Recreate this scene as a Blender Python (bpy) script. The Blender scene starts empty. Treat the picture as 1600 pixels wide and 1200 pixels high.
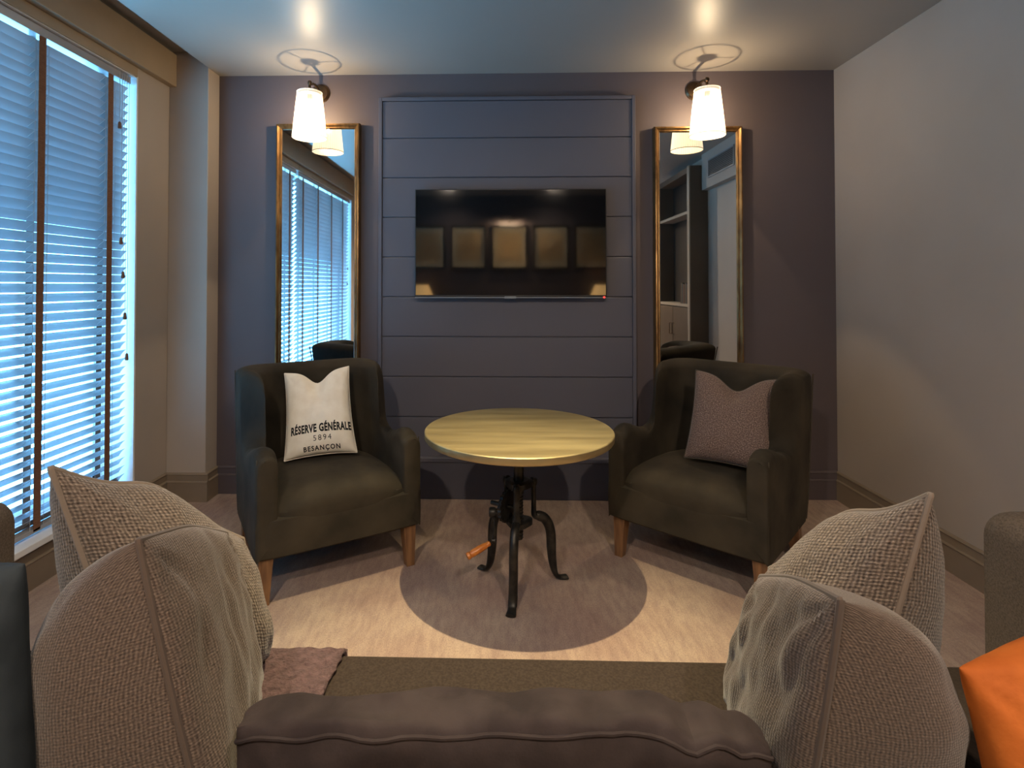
import bpy, bmesh, math, random
from mathutils import Vector, Matrix, noise
random.seed(7)
C = bpy.context.scene.collection
PI = math.pi

# ------------------------------------------------------------------ camera
scn = bpy.context.scene
F_PX, YAW, PITCH, CAM_H = 860.0, 0.0268, 0.0157, 1.29
cam_d = bpy.data.cameras.new('camera')
cam = bpy.data.objects.new('camera', cam_d); C.objects.link(cam)
cam_d.sensor_fit = 'HORIZONTAL'; cam_d.sensor_width = 36.0
cam_d.lens = 36.0 * F_PX / 1600.0
cam_d.shift_x = (800 - 757) / 1600.0
cam_d.shift_y = -(600 - 431.5) / 1600.0
cam_d.clip_start = 0.05
cam.location = (0, 0, CAM_H)
cam.rotation_euler = (PI / 2 + PITCH, 0, YAW)
scn.camera = cam

# ------------------------------------------------------------------ colour management, world
vs = scn.view_settings
scn.display_settings.display_device = 'sRGB'
vs.view_transform = 'Standard'; vs.look = 'None'; vs.gamma = 1.0; vs.use_curve_mapping = False
vs.exposure = 0.0
scn.cycles.use_denoising = True
scn.cycles.max_bounces = 8
scn.cycles.diffuse_bounces = 5
scn.cycles.glossy_bounces = 5
scn.cycles.transparent_max_bounces = 12
scn.cycles.sample_clamp_indirect = 4.0
scn.cycles.caustics_reflective = False
scn.cycles.caustics_refractive = False
scn.cycles.blur_glossy = 1.0

w = bpy.data.worlds.new('sky'); scn.world = w; w.use_nodes = True
nt = w.node_tree; nt.nodes.clear()
o_ = nt.nodes.new('ShaderNodeOutputWorld'); b_ = nt.nodes.new('ShaderNodeBackground')
tc = nt.nodes.new('ShaderNodeTexCoord'); sp = nt.nodes.new('ShaderNodeSeparateXYZ'); cr = nt.nodes.new('ShaderNodeValToRGB')
nt.links.new(tc.outputs['Generated'], sp.inputs[0]); nt.links.new(sp.outputs['Z'], cr.inputs[0])
cr.color_ramp.elements[0].position = 0.0; cr.color_ramp.elements[0].color = (0.17, 0.53, 0.90, 1)
cr.color_ramp.elements[1].position = 0.7; cr.color_ramp.elements[1].color = (0.13, 0.44, 0.92, 1)
nt.links.new(cr.outputs[0], b_.inputs[0]); nt.links.new(b_.outputs[0], o_.inputs[0])
b_.inputs[1].default_value = 15.0

def lamp(name, kind, loc, power, color, rot=(0, 0, 0), parent=None, **kw):
    d = bpy.data.lights.new(name, kind); d.energy = power; d.color = color
    for k, v in kw.items(): setattr(d, k, v)
    o = bpy.data.objects.new(name, d); C.objects.link(o); o.location = loc; o.rotation_euler = rot
    if parent: o.parent = parent
    return o

# light portal in the window opening, so that daylight is sampled through it
pl = lamp('window_portal', 'AREA', (-2.235, 1.16, 1.315), 1.0, (1, 1, 1), (0, -PI / 2, 0))
pl.data.shape = 'RECTANGLE'; pl.data.size = 2.23; pl.data.size_y = 3.62; pl.data.cycles.is_portal = True

SPOT_POWER, SPOT_COL = 420.0, (1.0, 0.81, 0.45)
BULB_POWER, BULB_COL = 27.0, (1.0, 0.74, 0.45)
SHADE_EMIT = 0.9
FILL_POWER, FILL_COL = 215.0, (1.0, 0.82, 0.64)

# ------------------------------------------------------------------ materials
def srgb(r, g, b):
    f = lambda c: (c / 255 / 12.92) if c / 255 <= 0.04045 else ((c / 255 + 0.055) / 1.055) ** 2.4
    return (f(r), f(g), f(b), 1.0)

def base_mat(name, rough=0.6, metal=0.0, sheen=0.0, spec=0.5):
    m = bpy.data.materials.new(name); m.use_nodes = True
    nt = m.node_tree; p = nt.nodes['Principled BSDF']
    p.inputs['Roughness'].default_value = rough; p.inputs['Metallic'].default_value = metal
    p.inputs['Specular IOR Level'].default_value = spec
    if sheen:
        p.inputs['Sheen Weight'].default_value = sheen; p.inputs['Sheen Roughness'].default_value = 0.4
    return m, nt, p

def coords(nt, kind, scale):
    t = nt.nodes.new('ShaderNodeTexCoord'); mp = nt.nodes.new('ShaderNodeMapping')
    mp.inputs['Scale'].default_value = scale
    nt.links.new(t.outputs[kind], mp.inputs[0]); return mp.outputs[0]

def noise_mat(name, c1, c2, scale=(8, 8, 8), nscale=1.0, rough=0.6, metal=0.0, sheen=0.0, bump=0.0, bump_scale=None,
              spec=0.5, kind='Object', lo=0.35, hi=0.65, detail=5, dist=0.004, rough_var=0.0):
    m, nt, p = base_mat(name, rough, metal, sheen, spec)
    v = coords(nt, kind, scale)
    n = nt.nodes.new('ShaderNodeTexNoise'); n.inputs['Scale'].default_value = nscale; n.inputs['Detail'].default_value = detail
    nt.links.new(v, n.inputs['Vector'])
    r = nt.nodes.new('ShaderNodeValToRGB')
    r.color_ramp.elements[0].position = lo; r.color_ramp.elements[0].color = c1
    r.color_ramp.elements[1].position = hi; r.color_ramp.elements[1].color = c2
    nt.links.new(n.outputs['Fac'], r.inputs[0]); nt.links.new(r.outputs[0], p.inputs['Base Color'])
    if sheen: nt.links.new(r.outputs[0], p.inputs['Sheen Tint'])
    if rough_var:
        mr = nt.nodes.new('ShaderNodeMapRange'); mr.inputs['To Min'].default_value = rough - rough_var; mr.inputs['To Max'].default_value = rough + rough_var
        nt.links.new(n.outputs['Fac'], mr.inputs[0]); nt.links.new(mr.outputs[0], p.inputs['Roughness'])
    if bump:
        v2 = coords(nt, kind, bump_scale or scale)
        n2 = nt.nodes.new('ShaderNodeTexNoise'); n2.inputs['Scale'].default_value = 1.0; n2.inputs['Detail'].default_value = 3
        nt.links.new(v2, n2.inputs['Vector'])
        b = nt.nodes.new('ShaderNodeBump'); b.inputs['Strength'].default_value = bump; b.inputs['Distance'].default_value = dist
        nt.links.new(n2.outputs['Fac'], b.inputs['Height']); nt.links.new(b.outputs[0], p.inputs['Normal'])
    return m

def weave_mat(name, cdark, cmid, clight, rib, cross, bump=0.8, dist=0.003, rough=0.9, sheen=0.2, fleck=0.5):
    """UV is in metres; rib / cross = threads per metre in the two directions"""
    m, nt, p = base_mat(name, rough, 0, sheen, 0.2)
    N = nt.nodes; L = nt.links
    uv = N.new('ShaderNodeTexCoord').outputs['UV']
    wob = N.new('ShaderNodeTexNoise'); wob.inputs['Scale'].default_value = 45.0; wob.inputs['Detail'].default_value = 1; L.new(uv, wob.inputs['Vector'])
    mixv = N.new('ShaderNodeVectorMath'); mixv.operation = 'MULTIPLY_ADD'
    mixv.inputs[1].default_value = (0.005, 0.005, 0); L.new(wob.outputs['Color'], mixv.inputs[0]); L.new(uv, mixv.inputs[2])
    sx = N.new('ShaderNodeSeparateXYZ'); L.new(mixv.outputs[0], sx.inputs[0])
    def wave(out, freq):
        a = N.new('ShaderNodeMath'); a.operation = 'MULTIPLY'; a.inputs[1].default_value = freq * 2 * PI; L.new(out, a.inputs[0])
        s = N.new('ShaderNodeMath'); s.operation = 'SINE'; L.new(a.outputs[0], s.inputs[0])
        q = N.new('ShaderNodeMath'); q.operation = 'MULTIPLY_ADD'; q.inputs[1].default_value = .5; q.inputs[2].default_value = .5; L.new(s.outputs[0], q.inputs[0])
        return q.outputs[0]
    wx, wy = wave(sx.outputs['X'], cross), wave(sx.outputs['Y'], rib)
    pr = N.new('ShaderNodeMath'); pr.operation = 'MULTIPLY_ADD'; pr.inputs[1].default_value = .55; L.new(wx, pr.inputs[0])
    pm = N.new('ShaderNodeMath'); pm.operation = 'MULTIPLY'; pm.inputs[1].default_value = .45; L.new(wy, pm.inputs[0]); L.new(pm.outputs[0], pr.inputs[2])
    nz = N.new('ShaderNodeTexNoise'); nz.inputs['Scale'].default_value = max(rib, cross) * 1.1; nz.inputs['Detail'].default_value = 3; L.new(uv, nz.inputs['Vector'])
    mx = N.new('ShaderNodeMix'); mx.data_type = 'FLOAT'; mx.inputs[0].default_value = fleck
    L.new(pr.outputs[0], mx.inputs[2]); L.new(nz.outputs['Fac'], mx.inputs[3])
    r = N.new('ShaderNodeValToRGB'); e = r.color_ramp.elements
    e[0].position = .25; e[0].color = cdark; e[1].position = .75; e[1].color = clight
    k = e.new(.5); k.color = cmid
    L.new(mx.outputs[0], r.inputs[0]); L.new(r.outputs[0], p.inputs['Base Color'])
    b = N.new('ShaderNodeBump'); b.inputs['Strength'].default_value = bump; b.inputs['Distance'].default_value = dist
    L.new(mx.outputs[0], b.inputs['Height']); L.new(b.outputs[0], p.inputs['Normal'])
    return m

def emit_mat(name, color, strength):
    m = bpy.data.materials.new(name); m.use_nodes = True; nt = m.node_tree
    p = nt.nodes['Principled BSDF']; p.inputs['Base Color'].default_value = color
    p.inputs['Emission Color'].default_value = color; p.inputs['Emission Strength'].default_value = strength
    return m

def plaster(name, c, rough=0.6, spec=0.4):
    c2 = tuple(min(1, x * 1.12) for x in c[:3]) + (1,)
    return noise_mat(name, c, c2, (1.2, 1.2, 1.2), 1.0, rough, spec=spec, bump=0.12, bump_scale=(60, 60, 500), dist=0.001)

M = {}
M['wall_shaded'] = plaster('shaded_taupe_wallcovering', srgb(90, 81, 84), 0.55)  # the taupe covering again, darkened for the weak daylight on this wall
M['wall_light'] = plaster('taupe_wallcovering', srgb(166, 156, 146), 0.6)
M['skirting'] = noise_mat('taupe_satin_paint', srgb(126, 112, 96), srgb(132, 118, 102), rough=0.4)
M['ceiling'] = noise_mat('satin_ceiling_paint', srgb(160, 154, 146), srgb(166, 160, 152), (1, 1, 1), rough=0.40, spec=0.6)
M['panel'] = plaster('daylight_tinted_panel_paint', srgb(88, 86, 94), 0.5)  # blue of the window daylight is mixed into the paint colour
M['pelmet'] = noise_mat('warm_lit_pelmet_paint', srgb(158, 140, 116), srgb(162, 144, 120), rough=0.5)  # wall paint again, tanned to carry the warm lamp light
M['white'] = noise_mat('white_window_paint', srgb(225, 228, 230), srgb(235, 236, 236), rough=0.4)
M['slat'] = noise_mat('silver_slat_lacquer', srgb(150, 150, 155), srgb(170, 170, 172), (1, 1, 1), rough=0.24, spec=0.8)
M['tape'] = noise_mat('brown_ladder_tape', srgb(112, 78, 60), srgb(128, 92, 70), (50, 50, 300), rough=0.9)
M['cord'] = noise_mat('grey_cord', srgb(150, 150, 150), srgb(180, 180, 180), rough=0.8)
M['black'] = noise_mat('black_metal', srgb(22, 22, 24), srgb(32, 32, 34), (20, 20, 20), rough=0.4)
M['iron'] = noise_mat('aged_cast_iron', srgb(30, 30, 30), srgb(58, 55, 50), (30, 30, 30), rough=0.42, metal=0.6, bump=0.4, bump_scale=(150, 150, 150), dist=0.001, rough_var=.1)
M['bronze'] = noise_mat('bronze_metal', srgb(70, 55, 42), srgb(95, 76, 56), (20, 20, 20), rough=0.3, metal=0.9)
M['gilt'] = noise_mat('worn_gilt_frame', srgb(112, 82, 50), srgb(160, 124, 78), (30, 30, 9), rough=0.36, metal=0.75, bump=0.3, bump_scale=(200, 200, 40), dist=0.001)
M['legwood'] = noise_mat('oak_leg', srgb(100, 70, 46), srgb(132, 96, 64), (60, 60, 6), rough=0.45)
M['handlewood'] = noise_mat('orange_turned_wood', srgb(176, 98, 36), srgb(205, 128, 56), (20, 80, 80), rough=0.35)
M['velvet'] = noise_mat('olive_velvet', srgb(38, 34, 28), srgb(64, 57, 46), (5, 5, 5), rough=0.85, sheen=0.9, bump=0.15, bump_scale=(300, 300, 300), dist=0.001, spec=.2, lo=.3, hi=.7)
M['piping'] = noise_mat('olive_piping', srgb(60, 52, 42), srgb(72, 64, 52), (30, 30, 30), rough=0.8, sheen=0.3)
M['sofa'] = noise_mat('brown_sofa_weave', srgb(78, 68, 59), srgb(98, 87, 76), (260, 260, 260), rough=0.95, sheen=0.2, bump=0.5, bump_scale=(500, 500, 500), dist=0.001, spec=.2)
M['sofaseat'] = noise_mat('dark_brown_seat_felt', srgb(46, 38, 34), srgb(57, 49, 43), (200, 200, 200), rough=0.98, bump=0.4, bump_scale=(420, 420, 420), dist=0.001, spec=.1)
M['brownvelvet'] = noise_mat('mauve_brown_velvet', srgb(42, 35, 35), srgb(57, 49, 48), (14, 14, 14), rough=0.9, sheen=0.4, bump=0.3, bump_scale=(250, 250, 250), dist=0.0015, spec=.15)
M['teal'] = noise_mat('blue_grey_velvet', srgb(28, 33, 38), srgb(42, 48, 53), (12, 12, 12), rough=0.85, sheen=0.4, bump=0.3, bump_scale=(200, 200, 200), dist=0.001, spec=.2)
M['orange'] = noise_mat('orange_suede', srgb(140, 68, 20), srgb(176, 96, 38), (16, 16, 16), rough=0.75, sheen=0.3, bump=0.3, bump_scale=(120, 120, 120), dist=0.002, spec=.2, lo=.25, hi=.75)
M['coarse'] = weave_mat('coarse_taupe_weave', srgb(48, 40, 36), srgb(94, 83, 75), srgb(138, 124, 112), 150, 125, bump=.9, dist=0.004, fleck=.68)
M['ribbed'] = weave_mat('ribbed_taupe_chenille', srgb(46, 38, 34), srgb(80, 68, 61), srgb(110, 96, 86), 230, 170, bump=0.7, dist=0.002, fleck=.68)
M['linen'] = noise_mat('cream_linen', srgb(236, 226, 208), srgb(244, 236, 220), (20, 20, 20), rough=0.9, bump=0.4, bump_scale=(260, 260, 260), dist=0.001, spec=.2)
M['tweed'] = weave_mat('brown_tweed', srgb(52, 42, 40), srgb(104, 86, 80), srgb(170, 150, 138), 190, 190, bump=0.9, dist=0.0015, fleck=.8)
M['ink'] = noise_mat('black_ink', srgb(24, 22, 22), srgb(40, 38, 36), (90, 90, 90), rough=0.9)
M['throw'] = noise_mat('mauve_wool', srgb(66, 49, 50), srgb(90, 69, 70), (60, 60, 60), rough=1.0, sheen=0.5, bump=1.0, bump_scale=(120, 120, 120), dist=0.01)
M['mirror'] = base_mat('mirror_glass', 0.02, 1.0)[0]
M['mirror'].node_tree.nodes['Principled BSDF'].inputs['Base Color'].default_value = (0.86, 0.88, 0.88, 1)
M['paper'] = noise_mat('cream_mount', srgb(205, 188, 155), srgb(220, 205, 172), (10, 10, 10), rough=0.7)
M['art'] = noise_mat('faded_print', srgb(170, 140, 96), srgb(205, 176, 128), (5, 5, 5), rough=0.6)
M['cabinet'] = noise_mat('brown_grey_cabinet_paint', srgb(84, 74, 64), srgb(92, 82, 72), (3, 3, 3), rough=0.45)
M['cabinet_dark'] = noise_mat('dark_cabinet_inside', srgb(40, 35, 31), srgb(46, 41, 36), (3, 3, 3), rough=0.5)
M['cabinet_edge'] = noise_mat('pale_cabinet_edge', srgb(150, 140, 126), srgb(160, 150, 136), (3, 3, 3), rough=0.4)
M['grille'] = noise_mat('grey_grille', srgb(130, 132, 134), srgb(140, 142, 144), rough=0.4)
M['shade'] = emit_mat('glowing_pleated_shade', (1.0, 0.80, 0.52, 1), SHADE_EMIT)
M['shade_back'] = emit_mat('glowing_table_lamp_shade', (1.0, 0.60, 0.22, 1), 3.5)
M['diffuser'] = emit_mat('sheer_top_diffuser', (1.0, 0.85, 0.62, 1), 0.5)
M['diffuser'].node_tree.nodes['Principled BSDF'].inputs['Alpha'].default_value = 0.46
M['bulb'] = emit_mat('glowing_bulb', (1.0, 0.85, 0.6, 1), 14.0)
M['bulb'].node_tree.nodes['Principled BSDF'].inputs['Alpha'].default_value = 0.15
M['led'] = emit_mat('red_standby_light', (1.0, 0.04, 0.03, 1), 3.0)
M['downlight'] = emit_mat('glowing_downlight_lens', (1.0, 0.8, 0.55, 1), 6.0)

def shade_pleats(m):
    nt = m.node_tree; p = nt.nodes['Principled BSDF']
    uv = nt.nodes.new('ShaderNodeTexCoord'); s = nt.nodes.new('ShaderNodeSeparateXYZ'); nt.links.new(uv.outputs['UV'], s.inputs[0])
    a = nt.nodes.new('ShaderNodeMath'); a.operation = 'MULTIPLY'; a.inputs[1].default_value = 2 * PI * 44; nt.links.new(s.outputs['X'], a.inputs[0])
    q = nt.nodes.new('ShaderNodeMath'); q.operation = 'SINE'; nt.links.new(a.outputs[0], q.inputs[0])
    r = nt.nodes.new('ShaderNodeMapRange'); r.inputs['From Min'].default_value = -1
    r.inputs['To Min'].default_value = 0.80; r.inputs['To Max'].default_value = 1.0; nt.links.new(q.outputs[0], r.inputs[0])
    mm = nt.nodes.new('ShaderNodeVectorMath'); mm.operation = 'SCALE'; mm.inputs[0].default_value = (1.0, 0.85, 0.62)
    nt.links.new(r.outputs[0], mm.inputs['Scale']); nt.links.new(mm.outputs[0], p.inputs['Emission Color'])
    nt.links.new(mm.outputs[0], p.inputs['Base Color'])
shade_pleats(M['shade'])
M['shade'].node_tree.nodes['Principled BSDF'].inputs['Alpha'].default_value = 0.7

def carpet_mat():
    m, nt, p = base_mat('mottled_beige_carpet', 0.95, 0, 0.15, 0.1)
    N = nt.nodes; L = nt.links
    v1 = coords(nt, 'Object', (40, 10, 1)); n1 = N.new('ShaderNodeTexNoise'); n1.inputs['Scale'].default_value = 1; n1.inputs['Detail'].default_value = 7; n1.inputs['Roughness'].default_value = .65
    v2 = coords(nt, 'Object', (1.6, 1.3, 1)); n2 = N.new('ShaderNodeTexNoise'); n2.inputs['Scale'].default_value = 1.4; n2.inputs['Detail'].default_value = 4
    v3 = coords(nt, 'Object', (300, 120, 1)); n3 = N.new('ShaderNodeTexNoise'); n3.inputs['Scale'].default_value = 1; n3.inputs['Detail'].default_value = 2
    L.new(v1, n1.inputs['Vector']); L.new(v2, n2.inputs['Vector']); L.new(v3, n3.inputs['Vector'])
    r1 = N.new('ShaderNodeValToRGB'); e = r1.color_ramp.elements
    e[0].position = .35; e[0].color = srgb(150, 130, 120); e[1].position = .62; e[1].color = srgb(170, 150, 134)
    L.new(n1.outputs['Fac'], r1.inputs[0])
    r2 = N.new('ShaderNodeValToRGB'); e = r2.color_ramp.elements
    e[0].position = .4; e[0].color = (0.80, 0.74, 0.76, 1); e[1].position = .6; e[1].color = (1, 1, 1, 1)
    L.new(n2.outputs['Fac'], r2.inputs[0])
    mx = N.new('ShaderNodeMix'); mx.data_type = 'RGBA'; mx.blend_type = 'MULTIPLY'; mx.inputs[0].default_value = 1
    L.new(r1.outputs[0], mx.inputs[6]); L.new(r2.outputs[0], mx.inputs[7])
    r3 = N.new('ShaderNodeValToRGB'); e = r3.color_ramp.elements
    e[0].position = .3; e[0].color = (0.75, 0.75, 0.75, 1); e[1].position = .6; e[1].color = (1.05, 1.05, 1.05, 1)
    L.new(n3.outputs['Fac'], r3.inputs[0])
    m2 = N.new('ShaderNodeMix'); m2.data_type = 'RGBA'; m2.blend_type = 'MULTIPLY'; m2.inputs[0].default_value = .8
    L.new(mx.outputs[2], m2.inputs[6]); L.new(r3.outputs[0], m2.inputs[7])
    L.new(m2.outputs[2], p.inputs['Base Color'])
    b = N.new('ShaderNodeBump'); b.inputs['Strength'].default_value = .6; b.inputs['Distance'].default_value = .003
    L.new(n3.outputs['Fac'], b.inputs['Height']); L.new(b.outputs[0], p.inputs['Normal'])
    return m
M['carpet'] = carpet_mat()

def brass_mat():
    m, nt, p = base_mat('brushed_brass_top', 0.36, 0.8, 0, 0.5)
    N = nt.nodes; L = nt.links
    v = coords(nt, 'Object', (1.2, 9, 3)); n = N.new('ShaderNodeTexNoise'); n.inputs['Scale'].default_value = 1.5; n.inputs['Detail'].default_value = 6
    L.new(v, n.inputs['Vector'])
    r = N.new('ShaderNodeValToRGB'); e = r.color_ramp.elements
    e[0].position = .3; e[0].color = srgb(170, 152, 112); e[1].position = .7; e[1].color = srgb(206, 188, 142)
    L.new(n.outputs['Fac'], r.inputs[0]); L.new(r.outputs[0], p.inputs['Base Color'])
    mr = N.new('ShaderNodeMapRange'); mr.inputs['To Min'].default_value = .38; mr.inputs['To Max'].default_value = .55
    L.new(n.outputs['Fac'], mr.inputs[0]); L.new(mr.outputs[0], p.inputs['Roughness'])
    return m
M['brass'] = brass_mat()

def screen_mat():
    m, nt, p = base_mat('glossy_black_screen', 0.045, 0, 0, 0.5)
    p.inputs['Base Color'].default_value = (0.004, 0.004, 0.004, 1)
    p.inputs['IOR'].default_value = 1.7
    return m
M['screen'] = screen_mat()

def glass_mat():
    m = bpy.data.materials.new('clear_glass'); m.use_nodes = True; nt = m.node_tree; nt.nodes.clear()
    o = nt.nodes.new('ShaderNodeOutputMaterial'); mx = nt.nodes.new('ShaderNodeMixShader')
    t = nt.nodes.new('ShaderNodeBsdfTransparent'); g = nt.nodes.new('ShaderNodeBsdfGlossy'); g.inputs['Roughness'].default_value = 0.02
    mx.inputs[0].default_value = 0.06
    nt.links.new(t.outputs[0], mx.inputs[1]); nt.links.new(g.outputs[0], mx.inputs[2])
    nt.links.new(mx.outputs[0], o.inputs[0]); return m
M['glass'] = glass_mat()

# ------------------------------------------------------------------ mesh helpers
class MB:
    def __init__(s): s.v = []; s.f = []; s.uv = []          # uv: per face list or None
    def add(s, vs, fs, uvs=None):
        n = len(s.v); s.v += [Vector(p) for p in vs]
        for i, f in enumerate(fs):
            s.f.append([n + k for k in f]); s.uv.append(uvs[i] if uvs else None)
        return s
    def box(s, x0, x1, y0, y1, z0, z1):
        vs = [(x, y, z) for x in (x0, x1) for y in (y0, y1) for z in (z0, z1)]
        fs = [(0, 1, 3, 2), (4, 6, 7, 5), (0, 4, 5, 1), (2, 3, 7, 6), (0, 2, 6, 4), (1, 5, 7, 3)]
        return s.add(vs, fs)
    def tube(s, pts, rad, n=12, cap=True, flat=None):
        """round tube through pts; rad a number or list; flat=(wx, wz) scales the section"""
        pts = [Vector(p) for p in pts]
        if not isinstance(rad, (list, tuple)): rad = [rad] * len(pts)
        vs = []; up = None
        for i, p in enumerate(pts):
            t = (pts[min(i + 1, len(pts) - 1)] - pts[max(i - 1, 0)]).normalized()
            if up is None:
                up = Vector((0, 0, 1)) if abs(t.z) < .9 else Vector((0, 1, 0))
            a = t.cross(up)
            if a.length < 1e-5: a = t.orthogonal()
            a.normalize(); b = a.cross(t).normalized(); up = b
            ra, rb = (rad[i], rad[i]) if not isinstance(rad[i], (tuple, list)) else rad[i]
            for k in range(n):
                q = 2 * PI * k / n; vs.append(p + a * math.cos(q) * ra + b * math.sin(q) * rb)
        fs = []
        for i in range(len(pts) - 1):
            for k in range(n):
                fs.append((i * n + k, i * n + (k + 1) % n, (i + 1) * n + (k + 1) % n, (i + 1) * n + k))
        if cap:
            fs.append(tuple(range(n))[::-1]); fs.append(tuple((len(pts) - 1) * n + k for k in range(n)))
        return s.add(vs, fs)
    def lathe(s, prof, c=(0, 0, 0), n=32, axis='z', close=False, uv=False):
        vs = []
        for r, h in prof:
            for k in range(n):
                q = 2 * PI * k / n; a, b = r * math.cos(q), r * math.sin(q)
                p = (a, b, h) if axis == 'z' else ((a, h, b) if axis == 'y' else (h, a, b))
                vs.append((p[0] + c[0], p[1] + c[1], p[2] + c[2]))
        fs = []; us = []
        for i in range(len(prof) - 1):
            for k in range(n):
                fs.append((i * n + k, i * n + (k + 1) % n, (i + 1) * n + (k + 1) % n, (i + 1) * n + k))
                us.append([(k / n, 0), ((k + 1) / n, 0), ((k + 1) / n, 1), (k / n, 1)])
        if not close:
            if prof[0][0] > 1e-4 and not uv: fs.append(tuple(range(n))[::-1]); us.append([(0, 0)] * n)
            if prof[-1][0] > 1e-4 and not uv: fs.append(tuple((len(prof) - 1) * n + k for k in range(n))); us.append([(0, 0)] * n)
        return s.add(vs, fs, us)
    def grid(s, P, wrap=False, uvs=None):
        """P: rows of points"""
        nr, nc = len(P), len(P[0]); vs = [p for r in P for p in r]; fs = []; us = []
        for i in range(nr - 1):
            for j in range(nc if wrap else nc - 1):
                k = (j + 1) % nc
                fs.append((i * nc + j, i * nc + k, (i + 1) * nc + k, (i + 1) * nc + j))
                if uvs: us.append([uvs[i][j], uvs[i][k], uvs[i + 1][k], uvs[i + 1][j]])
        return s.add(vs, fs, us if uvs else None)
    def build(s, name, mat, parent=None, smooth=None, bevel=0, seg=3, merge=False, sub=0, loc=None, rot=None):
        me = bpy.data.meshes.new(name); me.from_pydata([tuple(p) for p in s.v], [], s.f)
        if any(u for u in s.uv):
            ul = me.uv_layers.new(name='UVMap')
            for poly, u in zip(me.polygons, s.uv):
                if u:
                    for li, q in zip(poly.loop_indices, u): ul.data[li].uv = q
        bm = bmesh.new(); bm.from_mesh(me)
        if merge: bmesh.ops.remove_doubles(bm, verts=bm.verts, dist=1e-5)
        bmesh.ops.recalc_face_normals(bm, faces=bm.faces)
        bm.to_mesh(me); bm.free()
        me.materials.append(mat)
        if smooth is None: smooth = True
        if smooth:
            me.polygons.foreach_set('use_smooth', [True] * len(me.polygons))
            try: me.set_sharp_from_angle(angle=math.radians(38))
            except Exception: pass
        o = bpy.data.objects.new(name, me); C.objects.link(o)
        if parent: o.parent = parent
        if loc: o.location = loc
        if rot: o.rotation_euler = rot
        if bevel:
            b = o.modifiers.new('bevel', 'BEVEL'); b.width = bevel; b.segments = seg; b.limit_method = 'ANGLE'; b.angle_limit = math.radians(40)
        if sub:
            q = o.modifiers.new('sub', 'SUBSURF'); q.levels = sub; q.render_levels = sub
        return o

def box(name, mat, a, parent=None, bevel=0.0, **k): return MB().box(*a).build(name, mat, parent, bevel=bevel, **k)
def struct(o): o['kind'] = 'structure'; return o
def thing(name, label, cat, loc=(0, 0, 0), rz=0, group=None):
    o = bpy.data.objects.new(name, None); C.objects.link(o); o.location = loc; o.rotation_euler = (0, 0, rz)
    o['label'] = label; o['category'] = cat
    if group: o['group'] = group
    return o
def tag(o, label, cat, group=None):
    o['label'] = label; o['category'] = cat
    if group: o['group'] = group
    return o
def sm(a, b, x):
    t = max(0, min(1, (x - a) / (b - a))); return t * t * (3 - 2 * t)

# ------------------------------------------------------------------ room
XW, XE, YN, YS, H, HR, XC = -1.995, 2.04, 3.393, -1.5, 2.6, 2.70, -1.755
T = 0.12
struct(box('floor', M['carpet'], (XW - .3, XE + .5, YS - T, YN + T, -.1, 0)))
struct(box('wall_back', M['wall_shaded'], (XW - .3, XE + .5, YN, YN + T, 0, HR + .1)))
struct(box('wall_rear', M['wall_shaded'], (XW - .3, XE + .5, YS - T, YS, 0, HR + .1)))
WY0, WY1, WZ0, WZ1 = -0.65, 2.975, .2, 2.44
wl = MB()
wl.box(XW - .26, XW, WY1, YN, 0, HR + .1); wl.box(XW - .26, XW, YS, WY0, 0, HR + .1)
wl.box(XW - .26, XW, WY0, WY1, 0, WZ0 - .001); wl.box(XW - .26, XW, WY0, WY1, WZ1, HR + .1)
struct(wl.build('wall_left', M['wall_light'], smooth=False))
struct(box('wall_column', M['wall_light'], (XW, XC, 3.26, YN, 0, HR), bevel=.004))
# right wall: main plane, then a shallow recess towards the viewer
wr = MB()
wr.box(XE, XE + .2, 2.15, YN, 0, HR + .1); wr.box(XE + .07, XE + .2, YS, 2.15, 0, HR + .1)
struct(wr.build('wall_right', M['wall_light'], smooth=False))
cl = MB(); cl.box(XC, XE + .5, YS, YN, H, H + .2); cl.box(XW - .3, XC, YS, YN, HR, HR + .1)
struct(cl.build('ceiling', M['ceiling'], smooth=False))
struct(box('trim_1', M['pelmet'], (XW, XW + .045, YS, 3.26, 2.485, 2.68), bevel=.003))            # pelmet box above the window
# air-conditioning bulkhead seen in the mirror
bh = struct(box('trim_2', M['wall_light'], (XE, XE + .07, 1.14, 2.15, 2.24, H), bevel=.003))

# skirting boards with two raised lines
def skirt(name, p0, p1, nrm, mat=M['skirting']):
    p0, p1, nrm = Vector(p0), Vector(p1), Vector(nrm)
    prof = [(0, 0), (.020, 0), (.020, .112), (.023, .116), (.020, .121), (.012, .123), (.012, .155), (.016, .160), (.012, .166), (0, .168)]
    m = MB(); rows = [[p + nrm * a + Vector((0, 0, b)) for a, b in prof] for p in (p0, p1)]
    m.grid(rows); m.add(rows[0], [tuple(range(len(prof)))]); m.add(rows[1], [tuple(range(len(prof)))[::-1]])
    return struct(m.build(name, mat, smooth=False))
skirt('baseboard_back_left', (XC, YN, 0), (-.742, YN, 0), (0, -1, 0), M['wall_shaded'])
skirt('baseboard_back_right', (.828, YN, 0), (XE, YN, 0), (0, -1, 0), M['wall_shaded'])
skirt('baseboard_right', (XE, 2.15, 0), (XE, YN, 0), (-1, 0, 0))
skirt('baseboard_left', (XW, WY0, 0), (XW, 3.26, 0), (1, 0, 0))
skirt('baseboard_column', (XW, 3.26, 0), (XC + .0205, 3.26, 0), (0, -1, 0))
skirt('baseboard_column_side', (XC, 3.26, 0), (XC, YN, 0), (1, 0, 0))

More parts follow.
